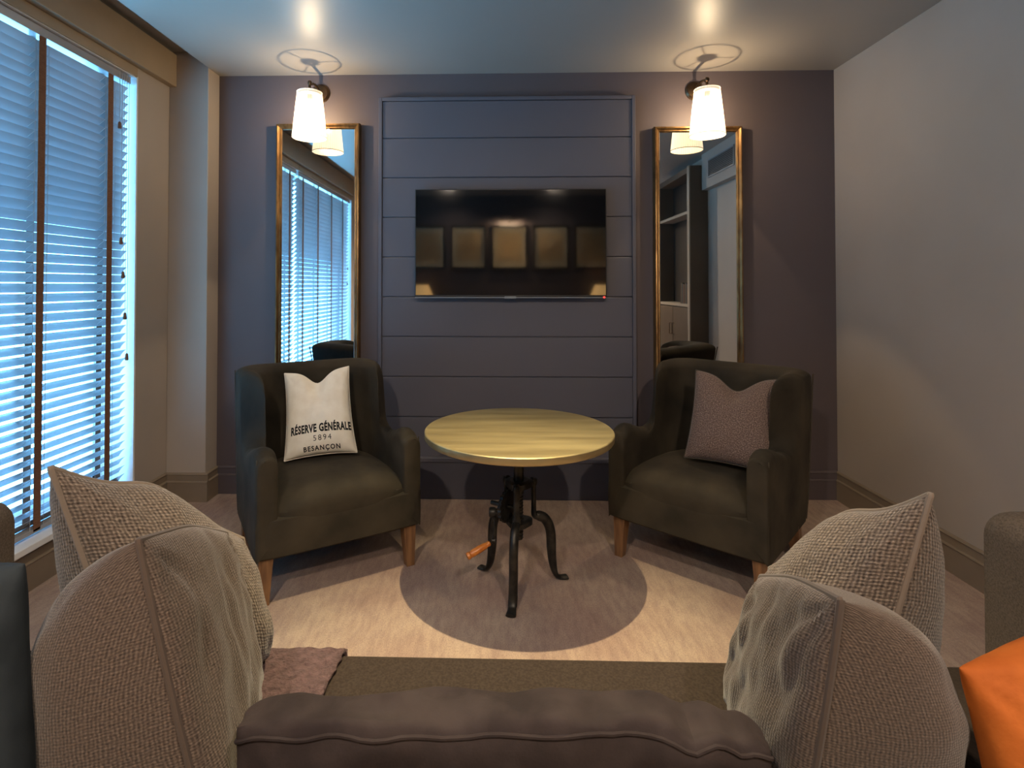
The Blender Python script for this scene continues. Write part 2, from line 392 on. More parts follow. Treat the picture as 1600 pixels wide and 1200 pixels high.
# window: frame, mullion, panes, white reveals and sill
wf = MB(); X0, X1 = XW - .25, XW - .19
for a, b in ((WY0, WY0 + .06), (WY1 - .06, WY1), (1.27, 1.34)): wf.box(X0, X1, a, b, WZ0, WZ1)
wf.box(X0, X1, WY0, WY1, WZ0, WZ0 + .06); wf.box(X0, X1, WY0, WY1, WZ1 - .06, WZ1)
win = struct(wf.build('window_1', M['white'], smooth=False))
for a, b in ((WY0 + .06, 1.27), (1.34, WY1 - .06)):
    box('window_pane', M['glass'], (X0 + .027, X0 + .033, a, b, WZ0 + .06, WZ1 - .06), win)
rv = MB(); rv.box(X1, XW - .001, WY1 - .012, WY1, WZ0, WZ1); rv.box(X1, XW - .001, WY0, WY0 + .012, WZ0, WZ1)
rv.box(X1, XW - .001, WY0 + .012, WY1 - .012, WZ1 - .012, WZ1)
rv.build('window_reveal', M['white'], win, smooth=False)
box('window_sill', M['white'], (X1, XW + .035, WY0 - .01, WY1 + .015, WZ0 - .03, WZ0), win, bevel=.004)

# ------------------------------------------------------------------ venetian blinds
def blind(y0, y1, tapes, label, cords):
    b = thing('venetian_blind', label, 'blind', (XW - .045, (y0 + y1) / 2, WZ0), 0, 'venetian blinds in the window')
    yc = (y0 + y1) / 2
    box('valance', M['pelmet'], (.038, .052, y0 - yc - .01, y1 - yc + .025, 2.437 - WZ0 - .005, 2.484 - WZ0), b, bevel=.002)
    box('headrail', M['slat'], (-.03, .03, y0 - yc, y1 - yc, 2.385 - WZ0, 2.425 - WZ0), b, bevel=.002)
    s = MB(); a = math.radians(50); wd = .05; pitch = .0445
    z = 2.345 - WZ0
    while z > .05:
        rows = []
        for yy in (y0 - yc, y1 - yc):
            r = []
            for k in range(7):
                t = k / 6 - .5; crown = .003 * (1 - 4 * t * t)
                x = t * wd * math.cos(a) - crown * math.sin(a) * -1 * -1; zz = z + t * wd * math.sin(a) + crown * math.cos(a)
                r.append((x, yy, zz))
            for k in range(6, -1, -1):
                t = k / 6 - .5; crown = .003 * (1 - 4 * t * t) - .0022
                r.append((t * wd * math.cos(a) - crown * math.sin(a), yy, z + t * wd * math.sin(a) + crown * math.cos(a)))
            rows.append(r)
        s.grid(rows, wrap=True); s.add(rows[0], [tuple(range(14))]); s.add(rows[1], [tuple(range(14))[::-1]])
        z -= pitch
    s.build('slats', M['slat'], b)
    box('bottom_rail', M['slat'], (-.025, .025, y0 - yc, y1 - yc, .012, .032), b, bevel=.003)
    for ty in tapes:
        MB().box(.0235, .0250, ty - yc - .019, ty - yc + .019, .02, 2.42 - WZ0).build('ladder_tape', M['tape'], b)
        MB().box(-.0250, -.0235, ty - yc - .019, ty - yc + .019, .02, 2.42 - WZ0).build('ladder_tape', M['tape'], b)
        for dy in (-.035, .035):
            rg = MB(); zz = 2.345 - WZ0
            while zz > .05:
                rg.tube([(-.024, ty - yc + dy, zz - .022), (.024, ty - yc + dy, zz + .016), (.024, ty - yc + dy, zz + .016 - pitch)], .0012, 5)
                zz -= pitch
            rg.build('ladder_string', M['cord'], b)
    for cy, lens in cords:
        for k, ln in enumerate(lens):
            yy = cy - yc + k * .018; top = 2.42 - WZ0
            c = MB().tube([(.036, yy, top), (.037, yy, top - ln)], .0014, 6).build('pull_cord', M['cord'], b)
            MB().lathe([(.003, top - ln + .002), (.007, top - ln - .004), (.009, top - ln - .03), (.007, top - ln - .036)], (.037, yy, 0), 10).build('tassel', M['tape'], c)
    return b
blind(1.335, 2.935, (2.79, 2.363, 1.94, 1.49), 'wide silver slatted blind nearest the column, with brown ladder tapes and pull cords', [(2.86, (.88, 1.06, 1.28, 1.50)), (2.84, (.27,))])
blind(-.62, 1.285, (1.13, .66, .17, -.30), 'second silver slatted blind, seen only in the left mirror beyond the bright gap', [(-.5, (.9, 1.1))])

tr = thing('curtain_track', 'black curtain track fixed along the ceiling edge above the window', 'curtain track', (-1.81, .9, HR))
MB().box(-.02, .02, -2.3, 2.3, -.034, -.004).build('rail', M['black'], tr, bevel=.004)
for yy in (-1.6, -.3, 1.0, 1.93): MB().box(-.028, .028, yy - .03, yy + .03, -.042, 0).build('bracket', M['black'], tr, bevel=.003)

# ------------------------------------------------------------------ panelled chimney board
pn = thing('wall_panel', 'tall grey, daylight-tinted tongue-and-groove board panel behind the television', 'wall panel', (.0435, YN, 0))
hw = .7825; PF = -.045
fr = MB(); PT = 2.44
fr.box(-hw, -hw + .022, PF - .008, 0, .0, PT); fr.box(hw - .022, hw, PF - .008, 0, .0, PT); fr.box(-hw + .022, hw - .022, PF - .008, 0, PT - .022, PT)
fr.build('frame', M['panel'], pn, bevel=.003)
bd = MB(); z1 = PT - .022; pitch = .243; k = 0
zs = []
zb = 1.29 + (445 - 214) * 3.345 / 860
while z1 > .26:
    z0 = max(.24, zb - k * pitch); zs.append((z0, z1)); z1 = z0; k += 1
for z0, z1 in zs: bd.box(-hw + .022, hw - .022, PF, 0, z0 + .0025, z1 - .0025)
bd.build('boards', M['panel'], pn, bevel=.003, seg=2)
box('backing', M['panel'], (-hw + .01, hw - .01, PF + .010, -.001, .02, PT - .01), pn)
pb = MB(); pb.box(-hw - .01, hw + .01, -.070, 0, 0, .222); pb.box(-hw - .012, hw + .012, -.078, 0, .222, .250)
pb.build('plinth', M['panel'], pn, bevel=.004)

# ------------------------------------------------------------------ television
tvx0, tvx1, tvz0, tvz1 = -.505, .637, 1.215, 1.862
tv = thing('television', 'flat black television mounted on the grey panel, switched off', 'television', ((tvx0 + tvx1) / 2, YN + PF, 1.215))
W2 = (tvx1 - tvx0) / 2; HT = tvz1 - tvz0
box('casing', M['black'], (-W2, W2, -.070, -.035, 0, HT), tv, bevel=.004)
box('screen', M['screen'], (-W2 + .006, W2 - .006, -.0715, -.069, .014, HT - .006), tv)
box('wall_bracket', M['black'], (-.25, .25, -.036, -.0005, .15, .5), tv)
em = MB().box(-.035, .035, -.074, -.06, -.008, .006).build('emblem', M['grille'], tv, bevel=.004)
box('trim_strip', M['grille'], (-W2 + .002, W2 - .002, -.0725, -.05, -.003, .002), tv)
MB().lathe([(.0, -.004), (.005, -.003), (.006, .001), (0.0, .002)], (W2 - .016, -.073, .001), 12, 'y').build('standby_light', M['led'], tv)

# ------------------------------------------------------------------ mirrors
def mirror(x0, x1, z0, z1, label):
    t = thing('wall_mirror', label, 'mirror', ((x0 + x1) / 2, YN, z0), 0, 'tall gilt mirrors either side of the panel')
    w2 = (x1 - x0) / 2; h = z1 - z0; fw = .034
    prof = [(0, 0), (0, -.040), (.004, -.050), (.012, -.053), (.018, -.046), (.022, -.040), (.028, -.042), (fw, -.034), (fw, -.010)]
    m = MB(); cs = [(-w2, 0, 1, 1), (w2, 0, -1, 1), (w2, h, -1, -1), (-w2, h, 1, -1), (-w2, 0, 1, 1)]
    rows = [[(cx + sx * a, d, cz + sz * a) for a, d in prof] for cx, cz, sx, sz in cs]
    m.grid(rows); m.build('frame', M['gilt'], t)
    box('back_board', M['black'], (-w2 + .005, w2 - .005, -.022, -.002, .005, h - .005), t)
    box('mirror_glass', M['mirror'], (-w2 + fw - .004, w2 - fw + .004, -.030, -.024, fw - .004, h - fw + .004), t)
    return t
mirror(-1.378, -.858, .32, 2.285, 'tall gilt-framed mirror reflecting the window blinds, left of the panel')
mirror(.940, 1.468, .32, 2.25, 'tall gilt-framed mirror reflecting a cabinet, right of the panel')

# ------------------------------------------------------------------ wall sconces
def sconce(x, z, sgn, label):
    t = thing('wall_sconce', label, 'wall lamp', (x, YN, z), 0, 'lit wall sconces over the mirrors')
    MB().lathe([(0, 0), (.058, 0), (.058, -.008), (.050, -.014), (.046, -.020), (.020, -.026), (0, -.027)], (0, 0, 0), 32, 'y').build('backplate', M['bronze'], t)
    A = .205
    MB().tube([(0, -.02, 0), (0, -.06, .012), (0, -.11, .018), (0, -.16, .008), (0, -A + .01, -.012), (0, -A, -.02), (0, -A, -.06)], .0075, 12).build('arm', M['bronze'], t)
    MB().lathe([(0, .010), (.010, .006), (.013, -.004), (.010, -.014), (.006, -.02)], (0, -A, .0), 16).build('finial', M['bronze'], t)
    zt, zbm, rt, rb = -.062, -.330, .070, .098
    P = []; U = []; n = 88
    def rad(k, f): return (rt + (rb - rt) * f) * (1 + .012 * (1 if k % 2 else -1))
    for f in (0, .02, .5, .98, 1):
        P.append([(rad(k, f) * math.cos(2 * PI * k / n), -A + rad(k, f) * math.sin(2 * PI * k / n), zt + (zbm - zt) * f) for k in range(n)])
        U.append([(k / n, f) for k in range(n + 1)])
    m = MB(); m.grid(P, wrap=True, uvs=[u[:n] for u in U])
    sh = m.build('lamp_shade', M['shade'], t)
    for f, r in ((0, rt), (1, rb)):
        rim = MB(); zz = zt + (zbm - zt) * f
        rim.tube([((r + .001) * math.cos(2 * PI * k / 48), -A + (r + .001) * math.sin(2 * PI * k / 48), zz) for k in range(49)], .0022, 6, cap=False)
        rim.build('shade_rim', M['linen'], sh)
    MB().lathe([(.016, zt - .012), (rt - .0085, zt - .012), (rt - .0085, zt - .014), (.016, zt - .014), (.016, zt - .012)], (0, -A, 0), 40, uv=True).build('top_diffuser', M['diffuser'], sh)
    sp = MB()
    for k in range(3):
        q = 2 * PI * k / 3; sp.tube([(0, -A, zt - .006), (rt * math.cos(q), -A + rt * math.sin(q), zt - .002)], .0016, 6)
    sp.build('shade_carrier', M['bronze'], sh)
    MB().lathe([(0.0, -.055), (.016, -.056), (.016, -.10), (0, -.101)], (0, -A, 0), 16).build('bulb_holder', M['bronze'], t)
    bl = MB().lathe([(.010, -.10), (.014, -.115), (.026, -.14), (.030, -.165), (.024, -.19), (.010, -.203), (0, -.205)], (0, -A, 0), 20).build('bulb', M['bulb'], t)
    bl.visible_shadow = True
    lamp('sconce_light_up', 'POINT', (0, -A, -.185), BULB_POWER, BULB_COL, parent=t, shadow_soft_size=.006)
    return t
sconce(-1.113, 2.482, 1, 'lit pleated sconce on the wall above the left mirror')
sconce(1.198, 2.478, -1, 'lit pleated sconce on the wall above the right mirror')

# ------------------------------------------------------------------ ceiling spots (recessed fittings; those behind the viewer are added fill)
def downlight(x, y, label, power, color, size, blend, grp, soft=.02, tilt=0):
    t = thing('ceiling_spotlight', label, 'spotlight', (x, y, H), 0, grp)
    MB().lathe([(.030, -.0005), (.030, -.003), (.042, -.004), (.046, -.0005)], (0, 0, 0), 32, uv=True).build('bezel', M['white'], t)
    MB().lathe([(0, -.0015), (.029, -.0015)], (0, 0, 0), 24, uv=True).build('lens', M['downlight'], t)
    lamp('spot_beam', 'SPOT', (0, 0, -.008), power, color, (math.radians(tilt), 0, 0), parent=t, spot_size=math.radians(size), spot_blend=blend, shadow_soft_size=soft)
    return t
downlight(.035, 2.02, 'recessed spotlight in the ceiling above the round table', SPOT_POWER, SPOT_COL, 66, 1.0, 'recessed ceiling spotlights', .012, -11)
for x, y in ((-.65, -.38), (.70, -.38), (-.65, -1.05), (.70, -1.05)):  # unseen spots, added to fill the cushions and chairs with warm light
    side = 'window' if x < 0 else 'cabinet'
    row = 'over the sofa' if y > -.5 else 'before the rear wall'
    downlight(x, y, 'added ceiling fill spotlight %s, on the %s side' % (row, side), FILL_POWER * (1 if y > -.5 else .45), FILL_COL, 150, 1.0, 'recessed ceiling spotlights', .04, 25 if y > -.5 else 0)

# ------------------------------------------------------------------ crank table
TX, TY = .083, 2.375
tb = thing('crank_table', 'round brass-topped crank table on a black cast-iron tripod', 'table', (TX, TY, 0))
R = .402; ZT = .672
MB().lathe([(0, ZT - .034), (R - .03, ZT - .034), (R - .012, ZT - .034), (R - .004, ZT - .030), (R, ZT - .024), (R, ZT - .003), (R - .003, ZT), (R - .009, ZT + .0005), (R - .013, ZT - .002), (0, ZT - .002)], (0, 0, 0), 128).build('table_top', M['brass'], tb)
MB().lathe([(0, ZT - .034), (.075, ZT - .036), (.075, ZT - .046), (.032, ZT - .052), (.022, ZT - .07), (.022, .40), (.017, .395), (.017, .205), (0, .205)], (0, 0, 0), 24).build('column', M['iron'], tb)
sc = MB(); zz = .21
hx = []
for k in range(0, 24 * 14):
    q = 2 * PI * k / 24; hx.append((.0175 * math.cos(q), .0175 * math.sin(q), .21 + k * .19 / (24 * 14)))
sc.tube(hx, .0028, 5); sc.build('screw_thread', M['iron'], tb)
def hub(z0, z1, r, name):
    m = MB(); n = 48; P = []
    for f, rr in ((z0, .7), (z0 + .004, 1), (z1 - .004, 1), (z1, .7)):
        P.append([((r + .006 * math.cos(3 * (2 * PI * k / n) - 3 * math.radians(-100))) * rr * math.cos(2 * PI * k / n),
                   (r + .006 * math.cos(3 * (2 * PI * k / n) - 3 * math.radians(-100))) * rr * math.sin(2 * PI * k / n), f) for k in range(n)])
    m.grid(P, wrap=True); m.add(P[0], [tuple(range(n))]); m.add(P[-1], [tuple(range(n))[::-1]])
    return m.build(name, M['iron'], tb)
hub(.425, .455, .058, 'upper_collar'); hub(.262, .290, .055, 'lower_collar')
def spl(pts, m=6):
    pts = [Vector(p) for p in pts]; out = []
    for i in range(len(pts) - 1):
        p0, p1, p2, p3 = pts[max(i - 1, 0)], pts[i], pts[i + 1], pts[min(i + 2, len(pts) - 1)]
        for k in range(m):
            t = k / m
            out.append(.5 * ((2 * p1) + (-p0 + p2) * t + (2 * p0 - 5 * p1 + 4 * p2 - p3) * t * t + (-p0 + 3 * p1 - 3 * p2 + p3) * t ** 3))
    out.append(pts[-1]); return out
for deg in (-100, 19, 139):
    q = math.radians(deg); d = Vector((math.cos(q), math.sin(q), 0))
    lg = MB()
    path = [(.058, .452), (.066, .440), (.069, .41), (.069, .34), (.071, .298), (.090, .292), (.118, .278), (.140, .245), (.150, .20), (.152, .14), (.158, .08), (.168, .038), (.184, .016), (.205, .010), (.226, .008)]
    pts = spl([d * r + Vector((0, 0, z)) for r, z in path], 4)
    n = len(pts); rad = []
    for i in range(n):
        f = i / (n - 1)
        w_ = .0135 if f < .25 else .0185 if f < .85 else .0165 + .004 * sm(.85, 1, f)
        h_ = .010 if f < .25 else (.010 + .012 * sm(.25, .38, f)) if f < .6 else .022 - .014 * sm(.6, .9, f)
        rad.append((w_, h_) if True else 0)
    lg.tube(pts, rad, 12)
    lg.lathe([(0, -.014), (.012, -.012), (.014, 0), (.012, .012), (0, .014)], d * .072 + Vector((0, 0, .44)), 12)
    lg.build('leg', M['iron'], tb)
# gear wheel and crank on the left
g = MB(); n = 72; P = []
ga = math.radians(150); gd = Vector((math.cos(ga), math.sin(ga), 0)); gs = Vector((-gd.y, gd.x, 0))
gc = Vector((-.052, -.005, .345))
for off, rr in ((-.009, .6), (-.007, 1), (.007, 1), (.009, .6)):
    P.append([gc + gd * off + (gs * math.cos(2 * PI * k / n) + Vector((0, 0, 1)) * math.sin(2 * PI * k / n)) * (.062 + (.005 if (k // 2) % 2 else 0)) * rr for k in range(n)])
g.grid(P, wrap=True); g.add(P[0], [tuple(range(n))]); g.add(P[-1], [tuple(range(n))[::-1]])
g.tube([gc - gd * .05, gc + gd * .075], .010, 12)
g.build('gear_wheel', M['iron'], tb)
ck = MB(); cc = Vector((-.112, -.035, .330))
ck.lathe([(0, -.016), (.018, -.014), (.021, -.008), (.021, .008), (.018, .014), (0, .016)], cc, 20, 'x')
ck.tube([cc, Vector((-.100, -.045, .30)), Vector((-.100, -.052, .26)), Vector((-.106, -.055, .222))], [(.013, .008), (.009, .006), (.009, .006), (.012, .008)], 10)
ck.lathe([(0, -.010), (.012, -.008), (.013, .006), (0, .012)], Vector((-.106, -.055, .220)), 14, 'x')
ck.tube([cc, Vector((-.06, -.02, .34))], .008, 10)
crank = ck.build('crank', M['iron'], tb)
h0, h1 = Vector((-.122, -.062, .213)), Vector((-.212, -.105, .178)); hd = (h1 - h0)
MB().tube([h0, h0 + hd * .06, h0 + hd * .12, h0 + hd * .25, h0 + hd * .5, h0 + hd * .8, h0 + hd * .88, h0 + hd * .93, h1 + hd * .03, h1 + hd * .05],
          [.008, .012, .010, .0135, .015, .0145, .012, .0155, .014, .006], 16).build('crank_handle', M['handlewood'], crank)['label'] = 'turned orange wooden handle'

# ------------------------------------------------------------------ armchairs
def armchair(loc, rz, label):
    t = thing('armchair', label, 'armchair', (loc[0], loc[1], 0), rz, 'olive velvet armchairs')
    HW, YB = .355, .66        # half width, depth
    ZB = .19
    ro, ri, th, tb_ = .055, .15, .088, .105
    # contour as station list: (outer point, inner point, distance from front along the side)
    st = []
    def arc(cx, cy, r, a0, a1, n): return [(cx + r * math.cos(a0 + (a1 - a0) * k / n), cy + r * math.sin(a0 + (a1 - a0) * k / n)) for k in range(n + 1)]
    side_n = 64; yo, yi = YB - ro, YB - tb_ - ri
    for k in range(side_n + 1):
        f = k / side_n; f = f
        st.append(((-HW, yo * f), (-HW + th, yi * f)))
    ao = arc(-HW + ro, YB - ro, ro, PI, PI / 2, 10); ai = arc(-HW + th + ri, YB - tb_ - ri, ri, PI, PI / 2, 10)
    for k in range(1, 11): st.append((ao[k], ai[k]))
    bn = 14
    xo, xi = HW - ro, HW - th - ri
    for k in range(1, bn + 1):
        f = k / bn; st.append(((-xo + 2 * xo * f, YB), (-xi + 2 * xi * f, YB - tb_)))
    full = st + [((-o[0], o[1]), (-i[0], i[1])) for o, i in st[::-1][bn + 1:]]
    def height(o, i):
        y = (o[1] + i[1]) / 2 if o[1] < YB - ro + .001 else o[1]
        y = o[1]
        prof = [(0, .600), (.03, .618), (.07, .624), (.13, .612), (.20, .590), (.26, .572), (.31, .566), (.36, .576), (.395, .594), (.418, .620), (.430, .655), (.434, .72), (.438, .79), (.448, .838), (.475, .866), (.52, .878), (.66, .880)]
        for (a, b), (c, d) in zip(prof, prof[1:]):
            if y <= c + 1e-6:
                f = (y - a) / (c - a); f = max(0, min(1, f)); hh = b + (d - b) * f; break
        else: hh = .88
        return hh
    def rake(p):
        x, y, z = p
        f = max(0, y) / YB
        y2 = y + f * f * (.10 * max(0, z - .42) / .46) - f * f * (.75 * max(0, .42 - z) ** 1.6)
        return Vector((x, y2, z))
    def ring(o, i, hh, sc=1.0, dy=0.0, zc=.45):
        o = Vector((o[0], o[1], 0)); i = Vector((i[0], i[1], 0)); cen = (o + i) / 2
        r_ = (o - i).length / 2 * .98
        pts = []
        for z in (ZB, .26, .34, .42, .50): pts.append((o, z))
        zt = hh - min(.045, r_)
        pts.append((o, (zt + .50) / 2)); pts.append((o, zt))
        rr = min(.045, r_)
        res = []
        for p, z in pts: res.append(Vector((p.x, p.y, min(z, zt) if z > .45 else z)))
        for k in range(1, 8):
            a = PI * k / 8; cz = zt + rr * math.sin(a); q = cen + (o - cen) * math.cos(a); res.append(Vector((q.x, q.y, cz)))
        for z in (zt, (zt + .45) / 2, .45, .36, .28): res.append(Vector((i.x, i.y, min(z, zt))))
        out = []
        cc = Vector((cen.x, cen.y, .4))
        for p in res:
            q = p.copy()
            if sc < 1:
                q.x = cen.x + (p.x - cen.x) * sc
                if p.z > .5: q.z = p.z - (1 - sc) * .05
                q.y += dy
            out.append(rake(q))
        return out
    rings = [ring(o, i, height(o, i)) for o, i in full]
    n = len(rings); a_end = 47
    def cap(first, o, i, hh):
        return [ring(o, i, hh, 1 - .25 * (1 - math.cos(a)) ** 1.0 if a else 1.0, -.028 * math.sin(a)) for a in (1.4, 1.05, .7, .35)]
    L0 = cap(True, *full[0], height(*full[0])); R0 = cap(False, *full[-1], height(*full[-1]))[::-1]
    def shell(rs, name, c0=False, c1=False):
        m = MB(); m.grid(rs)
        if c0:
            nn = len(rs[0]); m.add(rs[0], [(k, k + 1, nn - 2 - k, nn - 1 - k) for k in range(nn // 2 - 1)] )
        if c1:
            nn = len(rs[-1]); m.add(rs[-1], [(k, k + 1, nn - 2 - k, nn - 1 - k)[::-1] for k in range(nn // 2 - 1)])
        return m.build(name, M['velvet'], t, merge=True, sub=1)
    shell(L0 + rings[:a_end + 1], 'arm', c0=True)
    shell(rings[a_end:n - a_end], 'backrest')
    shell(rings[n - a_end - 1:] + R0, 'arm', c1=True)
    # base (apron) and domed seat
    P = []; NX, NY = 20, 16
    ap = MB()
    pr = [(-.018, ZB), (-.030, ZB + .01), (-.034, ZB + .07), (-.034, .32), (-.032, .345), (-.02, .356), (.0, .362)]
    fr_ = [[Vector((x * (HW - .002), y + .012 * abs(x) ** 6, z)) for x in [k / 10 - 1 for k in range(21)]] for y, z in pr]
    bk = [[rake((x * (HW - .012), .60, z)) for x in [k / 10 - 1 for k in range(21)]] for z in (.36, ZB)]
    ap.grid(fr_ + [bk[0], bk[1], fr_[0]])
    ap.build('base', M['velvet'], t, merge=True)
    se = MB(); rows = []
    NX = 24
    prof = [(-.030, .30), (-.034, .335), (-.036, .37), (-.033, .400), (-.020, .424), (.008, .440), (.06, .452), (.16, .458), (.30, .455), (.44, .445), (.56, .43)]
    for y, z in prof:
        r = []
        for k in range(NX + 1):
            x = k / NX * 2 - 1; dome = (1 - x ** 4); top = z if z < .40 else z - .030 * (1 - dome) - .016 * x * x
            r.append(Vector((x * (HW - th + .012), y + (.02 * x ** 4 if y < .02 else 0), top)))
        rows.append(r)
    se.grid(rows); se.grid([rows[-1], [Vector((p.x, p.y, .28)) for p in rows[-1]], [Vector((p.x, p.y, .28)) for p in rows[0]], rows[0]])
    se.build('seat', M['velvet'], t, merge=True)
    # piping along the outer back corners and the arm-front panels
    for s in (-1, 1):
        pp = MB(); pp.tube([rake((s * (HW - .005), YB - .012, ZB + (.85 - ZB) * k / 16)) for k in range(17)], .0035, 6)
        pp.build('piping', M['piping'], t); pp = MB()
        pp.tube([Vector((s * (HW - .006), -.006, ZB + .01 + (.58 - ZB) * k / 12)) for k in range(13)], .003, 6)
        pp.build('piping', M['piping'], t)
    for sx, sy in ((-1, 0), (1, 0), (-1, 1), (1, 1)):
        m = MB(); x = sx * (HW - .045); yt = .03 if sy == 0 else .50; yb = yt - .008 if sy == 0 else yt + .055
        a, b = .030, .019
        top = [(x - a, yt - a, ZB + .01), (x + a, yt - a, ZB + .01), (x + a, yt + a, ZB + .01), (x - a, yt + a, ZB + .01)]
        xb = x + sx * .006
        bot = [(xb - b, yb - b, 0), (xb + b, yb - b, 0), (xb + b, yb + b, 0), (xb - b, yb + b, 0)]
        m.add(top + bot, [(0, 1, 2, 3), (7, 6, 5, 4), (0, 4, 5, 1), (1, 5, 6, 2), (2, 6, 7, 3), (3, 7, 4, 0)])
        m.build('leg', M['legwood'], t, bevel=.003, smooth=False)
    return t
def chair_at(front_mid, deg, label):
    armchair(front_mid, math.radians(deg), label)
chair_at((-.672, 2.365), 32, 'olive velvet armchair by the window, holding the cream printed pillow')
chair_at((.80, 2.44), -41, 'olive velvet armchair near the right wall, holding the brown tweed pillow')

# ------------------------------------------------------------------ pillows
def pillow(name, mat, corners, tf, tb, label, chop=.03, chop_w=.45, edge_in=.03, power=.5, n=40, wrinkle=.004, pipe=.004, pipe_mat=None,
           peak=.0, seed=0, chop_n=0.0, group=None, cat='cushion', sag=0.0, zmin=.456):
    """corners TL, TR, BR, BL in world space; tf / tb bulge on the near and far faces"""
    TL, TR, BR, BL = [Vector(c) for c in corners]
    cen = (TL + TR + BR + BL) / 4
    wv = ((TR - TL) + (BR - BL)) / 2; hv = ((TL - BL) + (TR - BR)) / 2
    nrm = wv.cross(hv).normalized(); 
    WL, HL = wv.length, hv.length
    def base(u, v):      # u -1..1 left-right, v -1..1 bottom-top
        a, b = (u + 1) / 2, (v + 1) / 2
        p = (BL * (1 - a) + BR * a) * (1 - b) + (TL * (1 - a) + TR * a) * b
        p = p - wv.normalized() * (u * edge_in * (1 - v * v) * abs(u)) - hv.normalized() * (v * edge_in * (1 - u * u) * abs(v))
        ch = math.exp(-(u / chop_w) ** 2) * sm(-.3, 1, v) ** 1.5
        p = p - hv.normalized() * chop * ch
        return p
    def thick(u, v):
        a = max(0, 1 - abs(u) ** 2.4) ; b = max(0, 1 - abs(v) ** 2.4)
        t = (a * b) ** power
        t *= 1 + .18 * (-v) * (1 if sag == 0 else sag)
        ch = math.exp(-(u / (chop_w * .55)) ** 2) * sm(.05, .9, v)
        return t * (1 - chop_n * ch)
    def wr(u, v, s):
        e = max(abs(u), abs(v))
        q = noise.noise(Vector((u * 3.1 + seed, v * 3.1, s * 5.0))) * .6 + noise.noise(Vector((u * 7 + seed, v * 2.5, s * 9.0))) * .4
        # radiating creases from the corners
        r = 0
        for cu in (-1, 1):
            for cv in (-1, 1):
                dx, dy = u - cu, v - cv; d = math.hypot(dx, dy); an = math.atan2(dy, dx)
                r += math.sin(an * 11 + seed + cu) * math.exp(-(d / .55) ** 2) * min(1, d * 5)
        return wrinkle * (q * 2.2 + r * .8) * (1 - e ** 6)
    m = MB()
    par = lambda k: math.sin((k / n * 2 - 1) * PI / 2)
    for s, T_ in ((1, tf), (-1, tb)):
        P, U = [], []
        for j in range(n + 1):
            v = par(j); P.append([]); U.append([])
            for i in range(n + 1):
                u = par(i)
                off = T_ * thick(u, v) + (wr(u, v, s) if 0 < i < n and 0 < j < n else 0)
                q_ = base(u, v) + nrm * (s * off)
                if zmin and q_.z < zmin: q_.z = zmin + .002 * (1 - abs(u * v))
                P[-1].append(q_); U[-1].append((u * WL / 2 + (5 if s < 0 else 0), v * HL / 2))
        h2 = n // 2
        ax = [[0.0] * (n + 1) for _ in range(n + 1)]; ay = [[0.0] * (n + 1) for _ in range(n + 1)]
        for j in range(n + 1):
            for i in range(h2 + 1, n + 1): ax[j][i] = ax[j][i - 1] + (P[j][i] - P[j][i - 1]).length
            for i in range(h2 - 1, -1, -1): ax[j][i] = ax[j][i + 1] - (P[j][i] - P[j][i + 1]).length
        for i in range(n + 1):
            for j in range(h2 + 1, n + 1): ay[j][i] = ay[j - 1][i] + (P[j][i] - P[j - 1][i]).length
            for j in range(h2 - 1, -1, -1): ay[j][i] = ay[j + 1][i] - (P[j][i] - P[j + 1][i]).length
        U = [[(ax[j][i] + (5 if s < 0 else 0), ay[j][i]) for i in range(n + 1)] for j in range(n + 1)]
        m.grid(P, uvs=U)
    o = m.build(name, mat, merge=False)
    me = o.data; bm = bmesh.new(); bm.from_mesh(me); bmesh.ops.remove_doubles(bm, verts=bm.verts, dist=1e-5)
    bmesh.ops.recalc_face_normals(bm, faces=bm.faces); bm.to_mesh(me); bm.free()
    me.polygons.foreach_set('use_smooth', [True] * len(me.polygons))
    # origin to the pillow's centre
    low = min(v.co.z for v in me.vertices)
    me.transform(Matrix.Translation(-cen)); o.location = cen
    tag(o, label, cat, group)
    if pipe:
        ring_ = [base(par(i), -1) for i in range(n)] + [base(1, par(j)) for j in range(n)] + [base(par(n - i), 1) for i in range(n)] + [base(-1, par(n - j)) for j in range(n)]
        pm = MB(); pm.tube([p - cen for p in ring_ + [ring_[0]]], pipe, 8, cap=False)
        pm.build('piping', pipe_mat or mat, o)
    return o, base, thick, nrm, tf, cen, wr

def text_on(txt, parent, pil, cx, cy, size, sx, WL, HL, bold=.0, name='lettering', space=1.0):
    o, base, thick, nrm, tf, cen, wr = pil
    cu = bpy.data.curves.new(name, 'FONT'); cu.body = txt; cu.align_x = 'CENTER'; cu.align_y = 'CENTER'; cu.size = size
    cu.offset = bold; cu.resolution_u = 3; cu.space_character = space
    tmp = bpy.data.objects.new(name + '_src', cu); C.objects.link(tmp)
    bpy.context.view_layer.update()
    me = bpy.data.meshes.new_from_object(tmp.evaluated_get(bpy.context.evaluated_depsgraph_get()))
    bpy.data.objects.remove(tmp)
    bm = bmesh.new(); bm.from_mesh(me)
    for it in range(2):
        long_ = [e for e in bm.edges if e.calc_length() > .008]
        if long_: bmesh.ops.subdivide_edges(bm, edges=long_, cuts=1)
    bmesh.ops.triangulate(bm, faces=bm.faces)
    for v in bm.verts:
        x, y = cx + v.co.x * sx, cy + v.co.y
        u, w_ = 2 * x / WL, 2 * y / HL
        u = max(-.985, min(.985, u)); w_ = max(-.985, min(.985, w_))
        p = base(u, w_) + nrm * (tf * thick(u, w_) + wr(u, w_, 1) + .0016) - cen
        v.co = p
    bm.to_mesh(me); bm.free(); me.materials.append(M['ink'])
    t = bpy.data.objects.new(name, me); C.objects.link(t); t.parent = parent
    return t

